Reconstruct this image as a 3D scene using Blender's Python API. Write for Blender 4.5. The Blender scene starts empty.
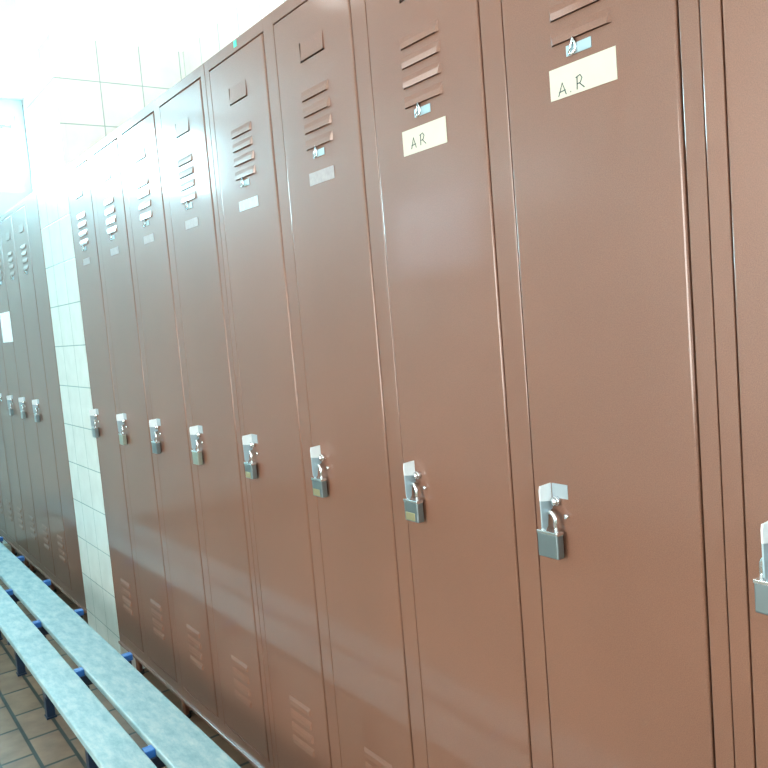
import bpy, bmesh, math, random
from mathutils import Vector, Matrix
random.seed(4)
S = bpy.context.scene
COL = S.collection
FZ = 0.13                      # floor lies this far under the locker bottoms (z = 0 in the measurements below)

# ------------------------------------------------------------------ materials
def new_mat(name):
    m = bpy.data.materials.new(name); m.use_nodes = True
    nt = m.node_tree
    return m, nt, nt.nodes['Principled BSDF']

def simple(name, col, rough=0.5, metal=0.0, spec=0.5, coat=0.0, coat_rough=0.1, var=0.0, vscale=20, bump=0.0, bscale=200, bdist=0.001):
    m, nt, b = new_mat(name)
    b.inputs['Base Color'].default_value = (*col, 1)
    b.inputs['Roughness'].default_value = rough
    b.inputs['Metallic'].default_value = metal
    b.inputs['Specular IOR Level'].default_value = spec
    b.inputs['Coat Weight'].default_value = coat
    b.inputs['Coat Roughness'].default_value = coat_rough
    tc = nt.nodes.new('ShaderNodeTexCoord')
    if var > 0:
        n = nt.nodes.new('ShaderNodeTexNoise'); n.inputs['Scale'].default_value = vscale; n.inputs['Detail'].default_value = 6
        nt.links.new(tc.outputs['Object'], n.inputs['Vector'])
        r = nt.nodes.new('ShaderNodeMapRange'); r.inputs['From Min'].default_value = .3; r.inputs['From Max'].default_value = .7
        r.inputs['To Min'].default_value = 1 - var; r.inputs['To Max'].default_value = 1 + var
        nt.links.new(n.outputs['Fac'], r.inputs['Value'])
        mx = nt.nodes.new('ShaderNodeVectorMath'); mx.operation = 'SCALE'
        mx.inputs[0].default_value = col
        nt.links.new(r.outputs['Result'], mx.inputs['Scale'])
        nt.links.new(mx.outputs['Vector'], b.inputs['Base Color'])
    if bump > 0:
        n = nt.nodes.new('ShaderNodeTexNoise'); n.inputs['Scale'].default_value = bscale; n.inputs['Detail'].default_value = 3
        nt.links.new(tc.outputs['Object'], n.inputs['Vector'])
        bp = nt.nodes.new('ShaderNodeBump'); bp.inputs['Strength'].default_value = bump; bp.inputs['Distance'].default_value = bdist
        nt.links.new(n.outputs['Fac'], bp.inputs['Height'])
        nt.links.new(bp.outputs['Normal'], b.inputs['Normal'])
    return m

def tile_mat(name, au, av, w, h, ou, ov, col, grout, mortar, rough=.2, stagger=0.0, var=.03, col2=None, mbump=.5):
    """glazed tiles laid in the plane of world axes au / av"""
    m, nt, b = new_mat(name)
    g = nt.nodes.new('ShaderNodeNewGeometry')
    sp = nt.nodes.new('ShaderNodeSeparateXYZ'); nt.links.new(g.outputs['Position'], sp.inputs[0])
    cb = nt.nodes.new('ShaderNodeCombineXYZ')
    for k, (ax, o) in enumerate(((au, ou), (av, ov))):
        a = nt.nodes.new('ShaderNodeMath'); a.operation = 'SUBTRACT'; a.inputs[1].default_value = o
        nt.links.new(sp.outputs[ax], a.inputs[0]); nt.links.new(a.outputs[0], cb.inputs[k])
    br = nt.nodes.new('ShaderNodeTexBrick')
    br.offset = stagger; br.squash = 1.0
    br.inputs['Scale'].default_value = 1.0
    br.inputs['Brick Width'].default_value = w; br.inputs['Row Height'].default_value = h
    br.inputs['Mortar Size'].default_value = mortar; br.inputs['Mortar Smooth'].default_value = .3
    br.inputs['Bias'].default_value = 0.0
    c2 = col2 or tuple(c * (1 - var) for c in col)
    br.inputs['Color1'].default_value = (*col, 1); br.inputs['Color2'].default_value = (*c2, 1)
    br.inputs['Mortar'].default_value = (*grout, 1)
    nt.links.new(cb.outputs[0], br.inputs['Vector'])
    n = nt.nodes.new('ShaderNodeTexNoise'); n.inputs['Scale'].default_value = 14; n.inputs['Detail'].default_value = 6
    nt.links.new(g.outputs['Position'], n.inputs['Vector'])
    r = nt.nodes.new('ShaderNodeMapRange'); r.inputs['From Min'].default_value = .3; r.inputs['From Max'].default_value = .7
    r.inputs['To Min'].default_value = 1 - var * 2; r.inputs['To Max'].default_value = 1 + var * 2
    nt.links.new(n.outputs['Fac'], r.inputs['Value'])
    mx = nt.nodes.new('ShaderNodeVectorMath'); mx.operation = 'SCALE'
    nt.links.new(br.outputs['Color'], mx.inputs[0]); nt.links.new(r.outputs['Result'], mx.inputs['Scale'])
    nt.links.new(mx.outputs['Vector'], b.inputs['Base Color'])
    b.inputs['Roughness'].default_value = rough
    inv = nt.nodes.new('ShaderNodeMath'); inv.operation = 'SUBTRACT'; inv.inputs[0].default_value = 1
    nt.links.new(br.outputs['Fac'], inv.inputs[1])
    bp = nt.nodes.new('ShaderNodeBump'); bp.inputs['Strength'].default_value = mbump; bp.inputs['Distance'].default_value = .001
    nt.links.new(inv.outputs[0], bp.inputs['Height']); nt.links.new(bp.outputs['Normal'], b.inputs['Normal'])
    return m

def emit(name, col, s):
    m, nt, b = new_mat(name)
    b.inputs['Base Color'].default_value = (.8, .85, .85, 1)
    b.inputs['Emission Color'].default_value = (*col, 1)
    b.inputs['Emission Strength'].default_value = s
    return m

def paint_mat():
    m, nt, b = new_mat('brown_locker_paint')
    tc = nt.nodes.new('ShaderNodeTexCoord')
    n = nt.nodes.new('ShaderNodeTexNoise'); n.inputs['Scale'].default_value = 900; n.inputs['Detail'].default_value = 2
    n2 = nt.nodes.new('ShaderNodeTexNoise'); n2.inputs['Scale'].default_value = 3; n2.inputs['Detail'].default_value = 5
    for q in (n, n2): nt.links.new(tc.outputs['Object'], q.inputs['Vector'])
    cr = nt.nodes.new('ShaderNodeValToRGB')
    cr.color_ramp.elements[0].position = .3; cr.color_ramp.elements[0].color = (*PAINT_A, 1)
    cr.color_ramp.elements[1].position = .7; cr.color_ramp.elements[1].color = (*PAINT_B, 1)
    ad = nt.nodes.new('ShaderNodeMath'); ad.operation = 'MULTIPLY_ADD'; ad.inputs[1].default_value = .75
    mu = nt.nodes.new('ShaderNodeMath'); mu.operation = 'MULTIPLY'; mu.inputs[1].default_value = .25
    nt.links.new(n2.outputs['Fac'], mu.inputs[0])
    nt.links.new(n.outputs['Fac'], ad.inputs[0]); nt.links.new(mu.outputs[0], ad.inputs[2])
    nt.links.new(ad.outputs[0], cr.inputs['Fac']); nt.links.new(cr.outputs['Color'], b.inputs['Base Color'])
    b.inputs['Roughness'].default_value = .45
    b.inputs['Specular IOR Level'].default_value = .5
    b.inputs['Coat Weight'].default_value = .7
    b.inputs['Coat Roughness'].default_value = .105
    b.inputs['Coat IOR'].default_value = 1.6
    bp = nt.nodes.new('ShaderNodeBump'); bp.inputs['Strength'].default_value = .07; bp.inputs['Distance'].default_value = .0004
    n3 = nt.nodes.new('ShaderNodeTexNoise'); n3.inputs['Scale'].default_value = 260; n3.inputs['Detail'].default_value = 2
    nt.links.new(tc.outputs['Object'], n3.inputs['Vector'])
    nt.links.new(n3.outputs['Fac'], bp.inputs['Height']); nt.links.new(bp.outputs['Normal'], b.inputs['Normal'])
    return m

PAINT_A = (.125, .056, .033); PAINT_B = (.226, .100, .060)
PAINT = paint_mat()
CHROME = simple('bright_plated_steel', (.86, .9, .92), .22, 1.0)
STEEL = simple('brushed_steel', (.25, .32, .34), .36, .9, bump=.1, bscale=500)
BRASS = simple('worn_brass', (.62, .55, .33), .35, .9)
HASP_REFLECTION = simple('satin_hasp_reflection', (.34, .42, .46), .35, .3)
DULL = simple('dull_plated_steel', (.36, .50, .56), .4, .3)
ZINC = simple('zinc_plated_steel', (.80, .90, .93), .4, .0)
PAPER = simple('cream_paper', (.52, .53, .44), .6, var=.02, vscale=60)
WHITEPAPER = simple('white_paper', (.9, .92, .92), .6)
FADED = simple('faded_sticker', (.30, .28, .28), .5, var=.12, vscale=120)
PALEBLUE = simple('pale_blue_sticker', (.40, .47, .50), .45, var=.12, vscale=120)
INK = simple('pen_ink', (.03, .07, .08), .8, spec=.1)
TAG = simple('blue_grey_tag', (.36, .52, .58), .35, .3)
GREEN = simple('green_tape', (.05, .62, .42), .5)
RUBBER = simple('black_foot', (.03, .03, .03), .6)
BLUE = simple('dark_blue_frame_paint', (.008, .022, .05), .4, var=.2, vscale=60)
BLUECAP = simple('bright_blue_cap', (.02, .13, .42), .4, var=.15, vscale=200)
PLASTER = simple('white_plaster', (.88, .89, .88), .8, bump=.1, bscale=90)
COOLWALL = simple('cool_reflection_wall_tint', (.62, .84, .86), .6, bump=.1, bscale=90)  # blue tint put in for a cool reflection on the locker doors
DARKFRAME = simple('grey_window_frame', (.35, .5, .5), .5)
LAMPBODY = simple('lamp_body', (.85, .85, .85), .4)
T = .153
WT = (.66, .74, .70); WG = (.30, .42, .40)
TILE_YZ = tile_mat('white_tiles_long_wall', 1, 2, T, T, 2.88, 2.0 + FZ, WT, WG, .0022)
TILE_XZ = tile_mat('white_tiles_end_wall', 0, 2, T, T, 0.003, 2.0 + FZ, WT, WG, .0022)
FLOORT = tile_mat('brown_floor_tiles', 1, 0, .205, .098, 2.44, -.283, (.22, .15, .10), (.03, .045, .04), .0065, rough=.45,
                  stagger=.5, var=.12, col2=(.21, .15, .10))
WIN = emit('daylit_frosted_glass', (.50, .88, 1.0), 40.0)
WIN2 = emit('daylit_frosted_glass_side', (.60, .80, 1.0), 1.7)
FILL_BACK = emit('fill_panel_back', (.95, .98, 1.0), 4.5)
FILL_NEAR = emit('fill_panel_near', (1.0, .96, .90), 13.0)
FILL_TUBE = emit('fill_lamp_diffuser', (1.0, .97, .93), 6.0)
UPPER_FILL = emit('upper_fill_diffuser', (.95, 1.0, 1.0), 27.0)

def bench_mat():
    m, nt, b = new_mat('worn_pale_blue_bench_paint')
    tc = nt.nodes.new('ShaderNodeTexCoord')
    mp = nt.nodes.new('ShaderNodeMapping'); mp.inputs['Scale'].default_value = (1, .35, 1)
    nt.links.new(tc.outputs['Object'], mp.inputs['Vector'])
    n = nt.nodes.new('ShaderNodeTexNoise'); n.inputs['Scale'].default_value = 45; n.inputs['Detail'].default_value = 9; n.inputs['Roughness'].default_value = .7
    nt.links.new(mp.outputs['Vector'], n.inputs['Vector'])
    cr = nt.nodes.new('ShaderNodeValToRGB')
    e = cr.color_ramp.elements
    e[0].position = .3; e[0].color = (.15, .30, .34, 1)
    e[1].position = .72; e[1].color = (.43, .53, .51, 1)
    x = e.new(.5); x.color = (.26, .41, .44, 1)
    nt.links.new(n.outputs['Fac'], cr.inputs['Fac']); nt.links.new(cr.outputs['Color'], b.inputs['Base Color'])
    b.inputs['Roughness'].default_value = .45
    bp = nt.nodes.new('ShaderNodeBump'); bp.inputs['Strength'].default_value = .25; bp.inputs['Distance'].default_value = .001
    nt.links.new(n.outputs['Fac'], bp.inputs['Height']); nt.links.new(bp.outputs['Normal'], b.inputs['Normal'])
    return m
BENCH = bench_mat()

# ------------------------------------------------------------------ geometry helpers
def box(bm, x0, x1, y0, y1, z0, z1, bev=0.0):
    t = bmesh.new()
    bmesh.ops.create_cube(t, size=1)
    for v in t.verts:
        v.co = Vector(((x0 + x1) / 2 + v.co.x * (x1 - x0), (y0 + y1) / 2 + v.co.y * (y1 - y0), (z0 + z1) / 2 + v.co.z * (z1 - z0)))
    if bev > 0:
        bmesh.ops.bevel(t, geom=list(t.edges), offset=bev, segments=2, affect='EDGES', profile=.5)
    merge(bm, t)

def merge(bm, t):
    me = bpy.data.meshes.new('tmp'); t.to_mesh(me); t.free(); bm.from_mesh(me); bpy.data.meshes.remove(me)

def cyl(bm, p0, p1, r, seg=20, r2=None):
    p0 = Vector(p0); p1 = Vector(p1); d = p1 - p0
    t = bmesh.new()
    bmesh.ops.create_cone(t, cap_ends=True, segments=seg, radius1=r, radius2=r if r2 is None else r2, depth=d.length)
    M = Matrix.Translation((p0 + p1) / 2) @ d.to_track_quat('Z', 'Y').to_matrix().to_4x4()
    bmesh.ops.transform(t, matrix=M, verts=t.verts)
    merge(bm, t)

def tube(bm, pts, r, seg=10):
    pts = [Vector(p) for p in pts]
    rings = []
    n0 = None
    for i, p in enumerate(pts):
        d = (pts[min(i + 1, len(pts) - 1)] - pts[max(i - 1, 0)]).normalized()
        if n0 is None:
            a = Vector((1, 0, 0)) if abs(d.x) < .9 else Vector((0, 1, 0))
            n0 = d.cross(a).normalized()
        n0 = (n0 - d * n0.dot(d)).normalized()
        c = d.cross(n0)
        rings.append([bm.verts.new(p + (n0 * math.cos(2 * math.pi * k / seg) + c * math.sin(2 * math.pi * k / seg)) * r) for k in range(seg)])
    for a, b in zip(rings, rings[1:]):
        for k in range(seg):
            bm.faces.new((a[k], a[(k + 1) % seg], b[(k + 1) % seg], b[k]))
    bm.faces.new(rings[0][::-1]); bm.faces.new(rings[-1])

def quad(bm, pts):
    bm.faces.new([bm.verts.new(p) for p in pts])

def sheet(bm, x, y0, y1, z0, z1, holes):
    """front sheet in the plane X = x, facing -X, with real rectangular openings"""
    ys = sorted({y0, y1, *[h[0] for h in holes], *[h[1] for h in holes]})
    zs = sorted({z0, z1, *[h[2] for h in holes], *[h[3] for h in holes]})
    V = {}
    def v(i, j):
        if (i, j) not in V: V[(i, j)] = bm.verts.new((x, ys[i], zs[j]))
        return V[(i, j)]
    for i in range(len(ys) - 1):
        for j in range(len(zs) - 1):
            cy = (ys[i] + ys[i + 1]) / 2; cz = (zs[j] + zs[j + 1]) / 2
            if any(h[0] < cy < h[1] and h[2] < cz < h[3] for h in holes): continue
            bm.faces.new((v(i, j), v(i, j + 1), v(i + 1, j + 1), v(i + 1, j)))

def obj(name, bm, mat, parent=None, smooth=False):
    """one mesh object; the bmesh is in measured coordinates and is shifted to its root's base"""
    off = Vector((0, 0, FZ))
    if parent is not None:
        r = parent
        while r.parent: r = r.parent
        off = off - r.location
    for v in bm.verts: v.co += off
    bmesh.ops.recalc_face_normals(bm, faces=bm.faces)
    me = bpy.data.meshes.new(name); bm.to_mesh(me); bm.free()
    me.materials.append(mat)
    if smooth:
        for p in me.polygons: p.use_smooth = True
    o = bpy.data.objects.new(name, me); COL.objects.link(o)
    if parent is not None: o.parent = parent
    return o

def obj_at(name, bm, mat, base):
    """single-mesh top-level thing with its origin at base (measured coordinates)"""
    b = Vector(base)
    for v in bm.verts: v.co -= b
    bmesh.ops.recalc_face_normals(bm, faces=bm.faces)
    me = bpy.data.meshes.new(name); bm.to_mesh(me); bm.free(); me.materials.append(mat)
    o = bpy.data.objects.new(name, me); COL.objects.link(o); o.location = b + Vector((0, 0, FZ))
    return o

def tag(o, label, cat=None, group=None):
    o['label'] = label
    if cat: o['category'] = cat
    if group: o['group'] = group
    return o

def thing(name, loc, label, cat, group=None):
    o = bpy.data.objects.new(name, None); COL.objects.link(o)
    o.location = (loc[0], loc[1], loc[2] + FZ); o.empty_display_size = .1
    return tag(o, label, cat, group)

def struct(name, bm, mat, parent=None):
    o = obj(name, bm, mat, parent); 
    if parent is None: o['kind'] = 'structure'
    return o

# ------------------------------------------------------------------ lockers
G = .0408      # bare frame between two doors
HT = 1.693     # top of the lockers
DT = 1.671     # top of the doors
DB = .035      # bottom of the doors
DEP = .46

def louvers(door, dl, right, left, zbs):
    for zb in zbs:
        bm = bmesh.new()
        y0, y1 = dl - right, dl - left       # y0 is the end nearer the viewer
        zt = zb + .018; ox = -.0048; s = .006
        xf = -.0008
        a = (xf, y0, zt); b = (xf, y1, zt)
        c = (ox * .75, y0 + s * .6, zb + .009); d = (ox * .75, y1 - s * .6, zb + .009)
        e = (ox, y0 + s, zb); f = (ox, y1 - s, zb)
        quad(bm, [a, b, d, c]); quad(bm, [c, d, f, e])
        quad(bm, [a, c, e, (xf, y0, zb)]); quad(bm, [b, (xf, y1, zb), f, d])
        bmesh.ops.remove_doubles(bm, verts=bm.verts, dist=1e-5)
        obj('louver', bm, PAINT, door)

def make_door(unit, dl, w, spec):
    y0, y1 = dl - w, dl
    up = [1.503, 1.474, 1.4445, 1.415]; lo = [.244, .213, .182, .151]
    holes = [(dl - .173, dl - .084, z, z + .013) for z in up] + [(dl - .189, dl - .098, z, z + .013) for z in lo]
    hy = spec.get('hook', (-.090, -.172))
    ya, yb = dl + hy[1], dl + hy[0]
    holes += [(yb - .0040, yb, 1.571, 1.606), (ya, yb, 1.571, 1.5735)]
    g = .0022
    a, b, c, d = y0 + g * 1.35, y1 - g * .6, DB + g, DT - g
    bm = bmesh.new()
    r = .0035
    sheet(bm, -.001, a + r, b - r, c + r, d - r, holes)
    # rounded, turned-back rim
    prof = [(-.001 + r * (1 - math.cos(a)), r * math.sin(a)) for a in [math.pi / 2 * k / 5 for k in range(6)]] + [(.018, r)]
    rings = []
    for x, o in prof:
        rings.append([bm.verts.new((x, yy, zz)) for yy, zz in
                      ((a + r - o, c + r - o), (b - r + o, c + r - o), (b - r + o, d - r + o), (a + r - o, d - r + o))])
    for p, q in zip(rings, rings[1:]):
        for k in range(4): bm.faces.new((p[k], p[(k + 1) % 4], q[(k + 1) % 4], q[k])).smooth = True
    door = obj('door', bm, PAINT, unit)
    louvers(door, dl, .175, .082, up)
    louvers(door, dl, .191, .096, lo)
    # bent card holder: a tongue pressed out inside the U-shaped cut
    bm = bmesh.new()
    za, zb_ = 1.5735, 1.606
    quad(bm, [(-.0012, ya + .0015, zb_), (-.0012, yb - .0040, zb_), (-.0034, yb - .0040, za), (-.0034, ya + .0015, za)])
    quad(bm, [(-.0012, ya + .0015, zb_), (-.0034, ya + .0015, za), (-.001, ya + .0015, za)])
    obj('card_holder', bm, PAINT, door)
    # latch plate standing out of the door, with the knob
    bm = bmesh.new()
    py = dl - .033
    hasp_pts = [(0, .857), (-.021, .856), (-.0225, .850), (-.0223, .836), (0, .832)]
    tongue_pts = [(0, .8318), (-.0221, .8358), (-.0215, .800), (-.016, .794), (-.011, .800), (-.008, .819), (0, .822)]
    for nm, mt, pts in (('hasp', ZINC, hasp_pts), ('hasp_tongue', DULL, tongue_pts)):
      bm = bmesh.new()
      t = bmesh.new()
      f1 = [t.verts.new((x - .0012, py - .001, z)) for x, z in pts]; f2 = [t.verts.new((x - .0012, py + .001, z)) for x, z in pts]
      t.faces.new(f1); t.faces.new(f2[::-1])
      for k in range(len(pts)): t.faces.new((f1[k], f1[(k + 1) % len(pts)], f2[(k + 1) % len(pts)], f2[k]))
      merge(bm, t)
      obj(nm, bm, mt, door)
    bm = bmesh.new()
    cyl(bm, (-.001, py - .011, .834), (-.009, py - .011, .834), .0065, 24)
    cyl(bm, (-.009, py - .011, .834), (-.012, py - .011, .834), .0065, 24, .0035)
    cyl(bm, (-.001, py - .027, .815), (-.006, py - .027, .815), .003, 16)  # small stud standing in for the shackle's reflection in the paint
    if spec.get('reflection_plate', True):
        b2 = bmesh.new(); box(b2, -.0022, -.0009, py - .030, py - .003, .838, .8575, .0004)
        obj('hasp_reflection_plate', b2, HASP_REFLECTION, door)  # pale plate standing in for the hasp's mirror image in the paint
    obj('knob_and_shackle_glint', bm, CHROME, door, True)
    lab = spec.get('label')
    if lab:
        l0, l1, z0, z1, m, sub = lab
        bm = bmesh.new(); box(bm, -.0017, -.0010, dl + l1, dl + l0, z0, z1)
        L = obj('name_label', bm, m, door); L['label'] = sub
        if spec.get('ink'):
            bm = bmesh.new()
            W = l0 - l1; H = z1 - z0
            for stroke in spec['ink']:
                P = [Vector((-.0019, dl + l0 - u * W, z0 + v * H)) for u, v in stroke]
                tube(bm, P, .0006, 6)
            I = obj('handwriting', bm, INK, door); I['label'] = 'pen letters A R written on the label'
    if spec.get('clip'):
        z = 1.3965
        bm = bmesh.new(); box(bm, -.0022, -.001, dl - .144, dl - .106, z, z + .0125, .0004)
        obj('number_tag', bm, TAG, door)
        bm = bmesh.new()
        pts = [(-.004, dl - .112, z + .002), (-.004, dl - .115, z + .010), (-.004, dl - .119, z + .019), (-.004, dl - .122, z + .011), (-.004, dl - .122, z + .003), (-.004, dl - .116, z + .0005), (-.004, dl - .112, z + .002)]
        tube(bm, pts, .0018, 8)
        obj('tag_clip', bm, CHROME, door, True)
    return door

def make_unit(y0, y1, dls, w, label, specs, feet=True):
    """locker bank from y0 (near end) to y1 (far end); dls = far edges of its doors"""
    u = thing('locker_unit', (DEP / 2, (y0 + y1) / 2, -FZ), label, 'lockers', 'brown locker banks')
    e = .0006
    y0 += e; y1 -= e
    bm = bmesh.new()
    t = .0015
    box(bm, 0.02, DEP, y0, y0 + t, 0, HT - .001); box(bm, 0.02, DEP, y1 - t, y1, 0, HT - .001)
    box(bm, DEP - t, DEP, y0 + t, y1 - t, 0, HT - .001)
    box(bm, .02, DEP - t, y0 + t, y1 - t, HT - t - .001, HT - .001); box(bm, .02, DEP - t, y0 + t, y1 - t, .002, .004)
    for a, b in zip(dls, dls[1:]):
        box(bm, .022, DEP - t, a + G / 2 - .001, a + G / 2 + .001, .004, HT - t - .001)
    obj('cabinet_body', bm, PAINT, u)
    bm = bmesh.new()
    edges = [y0] + sum([[d - w, d] for d in dls], []) + [y1]
    for k in range(0, len(edges), 2):
        box(bm, 0, .02, edges[k], edges[k + 1], 0.0, HT, .0012)
    for d in dls:
        box(bm, .0, .02, d - w - .001, d + .001, DT, HT, .0008)
        box(bm, .0, .02, d - w - .001, d + .001, 0.0, DB, .0008)
    obj('front_frame', bm, PAINT, u)
    bm = bmesh.new(); box(bm, -.006, .02, y0, y1, -.006, .003, .001)
    obj('bottom_rail', bm, PAINT, u)
    bm = bmesh.new(); box(bm, .0008, DEP, y0, y1, HT + .0001, HT + .0016)
    obj('top_cap', bm, PAINT, u)
    ins = .10
    for yy in (y0 + ins, y1 - ins - .37 if (y1 - y0) > 1.1 else y1 - ins, y1 - .03) if (y1 - y0) > 1.1 else (y0 + ins, y1 - ins):
        for xx in (.05, DEP - .05):
            bm = bmesh.new()
            cyl(bm, (xx, yy, -.006), (xx, yy, -FZ + .012), .011, 16)
            f = obj('foot', bm, PAINT, u, True)
            bm = bmesh.new(); cyl(bm, (xx, yy, -FZ + .012), (xx, yy, -FZ), .016, 16)
            obj('rubber_tip', bm, RUBBER, f, True)
    for d, sp in zip(dls, specs): make_door(u, d, w, sp)
    return u

def A_R(ax, aw, rx, rw, y0, y1, tilt=0, dot=True):
    h = y1 - y0
    st = [[(ax, y0), (ax + aw * .45, y1), (ax + aw * .8, y0)], [(ax + aw * .05, y0 + h * .3), (ax + aw * .75, y0 + h * .38)]]
    o = .03
    st += [[(rx, y0 + o), (rx + rw * .08, y1 + o)],
           [(rx - rw * .1, y1 + o - .02), (rx + rw * .5, y1 + o + .03), (rx + rw * .75, y1 + o - h * .2), (rx + rw * .5, y0 + o + h * .48), (rx + rw * .1, y0 + o + h * .42)],
           [(rx + rw * .35, y0 + o + h * .45), (rx + rw, y0 + o)]]
    if dot: st += [[(ax + aw * 1.25, y0 + .02), (ax + aw * 1.3, y0 + .05)]]
    return st

DL = [.463, .77, 1.07, 1.37, 1.67, 1.976, 2.276, 2.576, 2.876]
W = .3 - G
B01 = (DL[0] + DL[1] - W) / 2            # seam between near and middle bank
B56 = (DL[4] + DL[5] - W) / 2
END = DL[8] + G / 2 - .0125
near_dls = [DL[0] - .9, DL[0] - .6, DL[0] - .3, DL[0]]
make_unit(near_dls[0] - W - .02, B01, near_dls, W, 'brown locker bank cut by the right edge of the photo, without any visible label',
          [{}, {}, {}, {}])
make_unit(B01, B56, DL[1:5], W, 'brown four-door locker bank in the middle with cream A R name labels',
          [dict(label=(-.077, -.178, 1.350, 1.3875, PAPER, 'cream paper label with A R written on it'), ink=A_R(.13, .15, .42, .11, .08, .48), clip=1),
           dict(label=(-.072, -.176, 1.345, 1.3825, PAPER, 'cream paper label with A R written on it'), ink=A_R(.2, .14, .42, .12, .2, .62, dot=False), clip=1, reflection_plate=False),
           dict(label=(-.085, -.170, 1.350, 1.3725, FADED, 'faded grey sticker'), clip=1, reflection_plate=False),
           dict(label=(-.087, -.175, 1.348, 1.369, PALEBLUE, 'pale blue-grey sticker'), clip=1)])
FS = lambda: dict(label=(-.090, -.168, 1.350, 1.371, FADED, 'faded grey sticker'), clip=1)
make_unit(B56, END, DL[5:], W, 'brown four-door locker bank left of middle, ending at the white tiled pillar',
          [FS(), FS(), FS(), FS()])
# beyond the pillar
FY0 = 3.312
fd = [3.755, 4.03, 4.305, 4.58]
make_unit(FY0, 4.60, fd, .236, 'brown locker bank beyond the tiled pillar with a big white paper on one door',
          [dict(clip=1), dict(clip=1), dict(clip=1, label=(-.005, -.236, 1.118, 1.262, WHITEPAPER, 'large white paper sheet')), dict(clip=1)])
fe = [4.858, 5.13]
make_unit(4.60, 5.15, fe, .236, 'brown two-door locker bank at the far left, nearest the end wall', [dict(clip=1), dict(clip=1)])

# green tape on the top edge of the middle bank
bm = bmesh.new(); box(bm, -.0008, 0.0, 1.525, 1.539, 1.679, 1.692)
tag(obj_at('tape_piece', bm, GREEN, (0, 1.532, 1.679)), 'tiny green tape piece on the top edge of the middle lockers', 'tape')

# ------------------------------------------------------------------ padlocks
def padlock(dl, label, brass=False, body=None, small=1.0, rot=0.0):
    y = dl - .037
    xc = -.0125
    root = thing('padlock', (xc, y, .757), label, 'padlock', 'padlocks on the locker doors')
    zt = .793; hw = .0180 * small; th = .0065
    bm = bmesh.new(); box(bm, xc - th, xc + th, y - hw, y + hw, .7575, zt, .002)
    obj('lock_body', bm, body or STEEL, root)
    bm = bmesh.new()
    r = .0115
    P = [(xc, y - r, zt - .004), (xc, y - r, zt + .016)]
    P += [(xc, y - r * math.cos(a), zt + .016 + r * math.sin(a)) for a in [math.pi * k / 12 for k in range(1, 12)]]
    P += [(xc, y + r, zt + .016), (xc, y + r, zt - .004)]
    tube(bm, P, .0030, 12)
    obj('shackle', bm, CHROME, root, True)
    bm = bmesh.new(); box(bm, xc - th - .0004, xc + th + .0004, y - hw - .0004, y + hw + .0004, zt - .0035, zt + .0012, .0008)
    obj('top_rim', bm, CHROME, root)
    if brass:
        bm = bmesh.new(); box(bm, xc - th - .0009, xc - th + .0005, y - hw * .55, y + hw * .75, .760, .773, .0004)
        b = obj('brass_badge', bm, BRASS, root); b['label'] = 'small brass badge on the lock face'
    return root

PL = ['padlock cut by the right edge of the photo', 'grey padlock on the second door from the right, below the larger A R label',
      'padlock with brass badge below the smaller A R label', 'brass badged padlock third from the right, on the door left of both A R doors',
      'padlock with brass badge on the leftmost door of the middle bank', 'padlock on the rightmost door of the bank ending at the pillar',
      'padlock on the second door from the right of the bank ending at the pillar', 'padlock on the second door from the pillar, near side',
      'padlock on the door right beside the tiled pillar']
GREENSTEEL = simple('greenish_steel', (.45, .52, .45), .35, .85)
for k, dl in enumerate(DL):
    padlock(dl, PL[k], brass=k in (2, 3, 4), body=GREENSTEEL if k in (5, 7) else STEEL)
PF = ['far padlock nearest the pillar on the bank beyond it', 'far padlock second from the pillar on the bank beyond it', 'far padlock third from the pillar, left edge of the photo']
for dl, l in zip(fd[:3], PF): padlock(dl, l)

# ------------------------------------------------------------------ bench
BY0, BY1 = .35, 5.05
BZ = .20
bench = thing('slatted_bench', (-.285, (BY0 + BY1) / 2, -FZ), 'long low pale blue two-slat bench on dark blue legs, in front of the lockers', 'bench')
for (x0, x1) in ((-.279, -.172), (-.392, -.304)):
    bm = bmesh.new(); box(bm, x0, x1, BY0, BY1, BZ - .02, BZ, .003)
    obj('slat', bm, BENCH, bench)
ys = [.72, 1.21, 1.70, 2.255, 2.755, 3.20, 3.66, 4.12, 4.60]
for yy in ys:
    bm = bmesh.new()
    xr = -.150 if yy > 2 else -.176
    box(bm, -.385, xr, yy - .014, yy + .014, BZ - .050, BZ - .0205, .002)
    cb = obj('cross_bar', bm, BLUE, bench)
    for (xa, xb) in ((-.1715, -.145), (-.303, -.280))[0 if yy > 2 else 1:]:
        bm = bmesh.new(); box(bm, xa, xb, yy - .013, yy + .013, BZ - .0204, BZ - .002, .002)
        c = obj('end_cap', bm, BLUECAP, cb); c['label'] = 'bright blue cap on the cross bar'
    bm = bmesh.new()
    box(bm, -.298, -.272, yy - .016, yy + .016, -FZ + .006, BZ - .0505, .002)
    leg = obj('leg', bm, BLUE, bench)
    bm = bmesh.new(); box(bm, -.301, -.269, yy - .019, yy + .019, -FZ, -FZ + .0058, .001)
    obj('foot_plate', bm, BLUE, leg)

# ------------------------------------------------------------------ room
XL, XR, YB, YE, ZC = -2.7, .478, -2.2, 5.4, 2.62
bm = bmesh.new(); box(bm, XL - .1, XR + .1, YB - .1, YE + .1, -FZ - .1, -FZ)
struct('floor', bm, FLOORT)
bm = bmesh.new(); box(bm, XL - .1, XR + .1, YB - .1, YE + .1, ZC, ZC + .1)
struct('ceiling', bm, PLASTER)
TT = 2.142   # top of the wall tiles
bm = bmesh.new(); box(bm, XR, XR + .1, YB, YE, -FZ, TT)
struct('wall_right', bm, TILE_YZ)
bm = bmesh.new(); box(bm, XR + .006, XR + .1, YB, YE, TT, ZC)
struct('wall_right_upper', bm, PLASTER)
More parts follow.
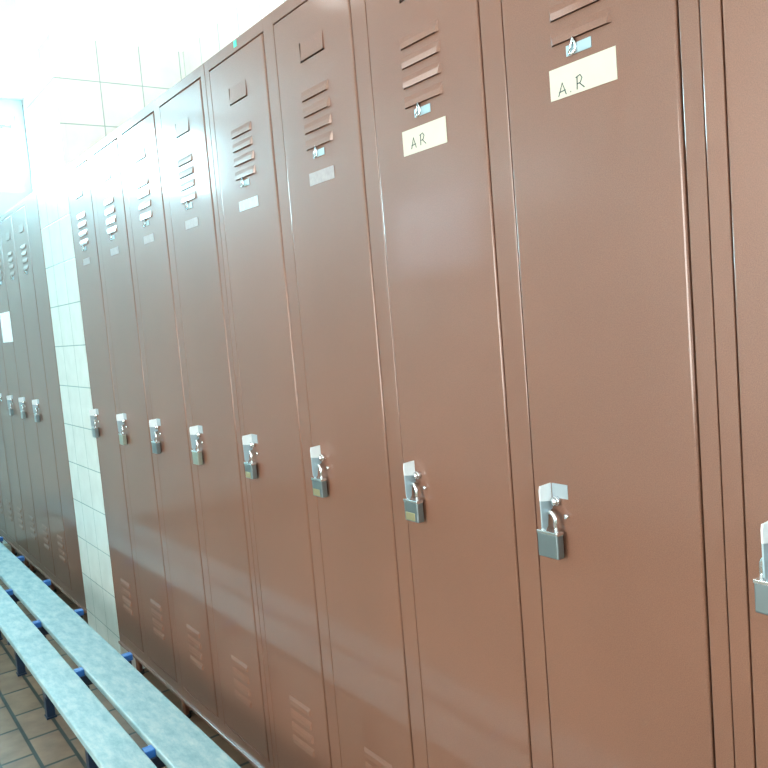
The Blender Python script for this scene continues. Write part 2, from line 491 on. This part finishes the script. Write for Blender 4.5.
# tiled pillar, flush with the locker fronts
PY0, PY1 = 2.886, 3.306
bm = bmesh.new()
quad(bm, [(0, PY0, -FZ), (0, PY1, -FZ), (0, PY1, TT), (0, PY0, TT)])
t = bmesh.new()
box(bm, .001, XR - .0005, PY0 + .001, PY1, -FZ, TT)
bm.free(); bm = bmesh.new()
box(bm, 0, .02, PY0 + .0002, PY1, -FZ, TT)
pil = struct('wall_pillar', bm, TILE_YZ)
bm = bmesh.new(); box(bm, .0202, XR, PY0, PY1, -FZ, TT)
obj('near_face', bm, TILE_XZ, pil)
bm = bmesh.new(); box(bm, .006, XR + .004, PY0 + .006, PY1 - .006, TT, ZC)
obj('plaster_top', bm, PLASTER, pil)

def wall_with_hole(name, axis, pos, a0, a1, ha0, ha1, hz0, hz1, sign, mat, thick=.12):
    bm = bmesh.new()
    def bx(p0, p1, z0, z1):
        lo, hi = (pos, pos + thick * sign) if sign > 0 else (pos - thick, pos)
        if axis == 'Y': box(bm, p0, p1, lo, hi, z0, z1)
        else: box(bm, lo, hi, p0, p1, z0, z1)
    bx(a0, a1, -FZ, hz0); bx(a0, a1, hz1, ZC); bx(a0, ha0, hz0, hz1); bx(ha1, a1, hz0, hz1)
    return struct(name, bm, mat)

# end wall with a high strip window
WX0, WX1, WZ0, WZ1 = -1.72, .43, 2.05, 2.52
wall_with_hole('wall_end', 'Y', YE, XL, XR, WX0, WX1, WZ0, WZ1, 1, COOLWALL)
bm = bmesh.new(); box(bm, WX0, WX1, YE + .05, YE + .056, WZ0, WZ1)
win = struct('window_1', bm, WIN)
bm = bmesh.new()
box(bm, WX0, WX1, YE + .02, YE + .06, WZ1 - .022, WZ1, .002)
box(bm, WX0, WX1, YE + .02, YE + .06, WZ0, WZ0 + .03, .002)
for x in (WX0, -1.0, -.3, WX1 - .03):
    box(bm, x, x + .03, YE + .02, YE + .06, WZ0 + .031, WZ1 - .023, .002)
obj('window_frame', bm, LAMPBODY, win)
bm = bmesh.new(); box(bm, WX0 + .032, WX1 - .032, YE - .012, YE + .018, 2.435, 2.460, .002); obj('transom_bar', bm, DARKFRAME, win)
# left wall with a side window and an added fill window
LZ0, LZ1, LY0, LY1 = 1.35, 1.95, 3.7, 4.7
NY0, NY1, NZ0, NZ1 = .1, 1.7, .55, 2.15
def left_part(p0, p1, z0, z1, bm): box(bm, XL - .12, XL, p0, p1, z0, z1)
bm = bmesh.new()
left_part(YB, NY0, -FZ, ZC, bm); left_part(NY0, NY1, -FZ, NZ0, bm); left_part(NY0, NY1, NZ1, ZC, bm); left_part(NY1, LY0, -FZ, ZC, bm)
left_part(LY0, LY1, -FZ, LZ0, bm); left_part(LY0, LY1, LZ1, ZC, bm); left_part(LY1, YE, -FZ, ZC, bm)
struct('wall_left', bm, TILE_YZ)
bm = bmesh.new(); box(bm, XL - .056, XL - .05, NY0, NY1, NZ0, NZ1)
fill_near = struct('added_window_near', bm, FILL_NEAR)  # unseen window added for frontal light and bright door edges
bm = bmesh.new()
for (a, b, c, d) in ((NY0, NY1, NZ0, NZ0 + .03), (NY0, NY1, NZ1 - .03, NZ1), (NY0, NY0 + .03, NZ0 + .031, NZ1 - .031), (NY1 - .03, NY1, NZ0 + .031, NZ1 - .031)):
    box(bm, XL - .06, XL - .02, a, b, c, d, .002)
obj('window_frame', bm, DARKFRAME, fill_near)
bm = bmesh.new(); box(bm, XL - .056, XL - .05, LY0, LY1, LZ0, LZ1)
win2 = struct('window_2', bm, WIN2)
bm = bmesh.new()
for (a, b, c, d) in ((LY0, LY1, LZ0, LZ0 + .03), (LY0, LY1, LZ1 - .03, LZ1), (LY0, LY0 + .03, LZ0 + .031, LZ1 - .031), (LY1 - .03, LY1, LZ0 + .031, LZ1 - .031)):
    box(bm, XL - .06, XL - .02, a, b, c, d, .002)
obj('window_frame', bm, DARKFRAME, win2)
BX0, BX1, BZ0, BZ1 = -2.2, .1, 1.0, 2.4
wall_with_hole('wall_back', 'Y', YB, XL, XR, BX0, BX1, BZ0, BZ1, -1, TILE_XZ)
bm = bmesh.new(); box(bm, BX0, BX1, YB - .056, YB - .05, BZ0, BZ1)
fill_back = struct('added_window_back', bm, FILL_BACK)  # unseen window added behind the camera to light faces turned that way
bm = bmesh.new()
for (a, b, c, d) in ((BX0, BX1, BZ0, BZ0 + .03), (BX0, BX1, BZ1 - .03, BZ1), (BX0, BX0 + .03, BZ0 + .031, BZ1 - .031), (BX1 - .03, BX1, BZ0 + .031, BZ1 - .031), (-1.07, -1.04, BZ0 + .031, BZ1 - .031)):
    box(bm, a, b, YB - .06, YB - .02, c, d, .002)
obj('window_frame', bm, DARKFRAME, fill_back)

# ceiling lights, added for soft overall light
for k, (yy, lab) in enumerate(((-.6, 'added long white fluorescent fill lamp on the ceiling over the near lockers'), (2.6, 'added long white fluorescent fill lamp on the ceiling over the bench'))):
    l = thing('added_ceiling_lamp', (-1.35, yy, ZC), lab, 'lamp', 'added fluorescent fill lamps')
    bm = bmesh.new(); box(bm, -1.43, -1.27, yy - .62, yy + .62, ZC - .045, ZC, .004); obj('lamp_housing', bm, LAMPBODY, l)
    bm = bmesh.new(); box(bm, -1.42, -1.28, yy - .60, yy + .60, ZC - .075, ZC - .0455, .01); obj('diffuser', bm, FILL_TUBE, l)

l = thing('added_upper_lamp', (.17, 1.75, 2.50), 'added white fluorescent fill batten above the lockers near the right wall', 'lamp')  # batten added to whiten the upper wall and pillar
l.location = (.17, 1.75, ZC + FZ)
bm = bmesh.new(); box(bm, .12, .22, 1.15, 2.35, ZC - .04, ZC, .004); obj('lamp_housing', bm, LAMPBODY, l)
bm = bmesh.new(); box(bm, .13, .21, 1.17, 2.33, ZC - .08, ZC - .0405, .01); obj('diffuser', bm, UPPER_FILL, l)

# ------------------------------------------------------------------ world, camera
w = bpy.data.worlds.new('World'); S.world = w; w.use_nodes = True
w.node_tree.nodes['Background'].inputs[0].default_value = (.8, .9, 1, 1)
w.node_tree.nodes['Background'].inputs[1].default_value = .5

f, yaw, pi_, ro, D, H = 794.4214, .6222, .0881, -.0838, .7927, 1.1037
F = Vector((math.sin(yaw) * math.cos(pi_), math.cos(yaw) * math.cos(pi_), -math.sin(pi_)))
r = Vector((math.cos(yaw), -math.sin(yaw), 0)); u = r.cross(F)
R_ = math.cos(ro) * r + math.sin(ro) * u; U_ = -math.sin(ro) * r + math.cos(ro) * u
cam = bpy.data.cameras.new('camera'); co = bpy.data.objects.new('camera', cam); COL.objects.link(co)
M = Matrix((R_, U_, -F)).transposed().to_4x4(); M.translation = Vector((-D, 0, H + FZ))
co.matrix_world = M
cam.sensor_width = 36; cam.lens = f / 768 * 36; cam.clip_start = .02
S.camera = co
S.view_settings.view_transform = 'Standard'; S.view_settings.look = 'None'
S.view_settings.gamma = 1; S.view_settings.exposure = -0.06
S.view_settings.use_curve_mapping = False
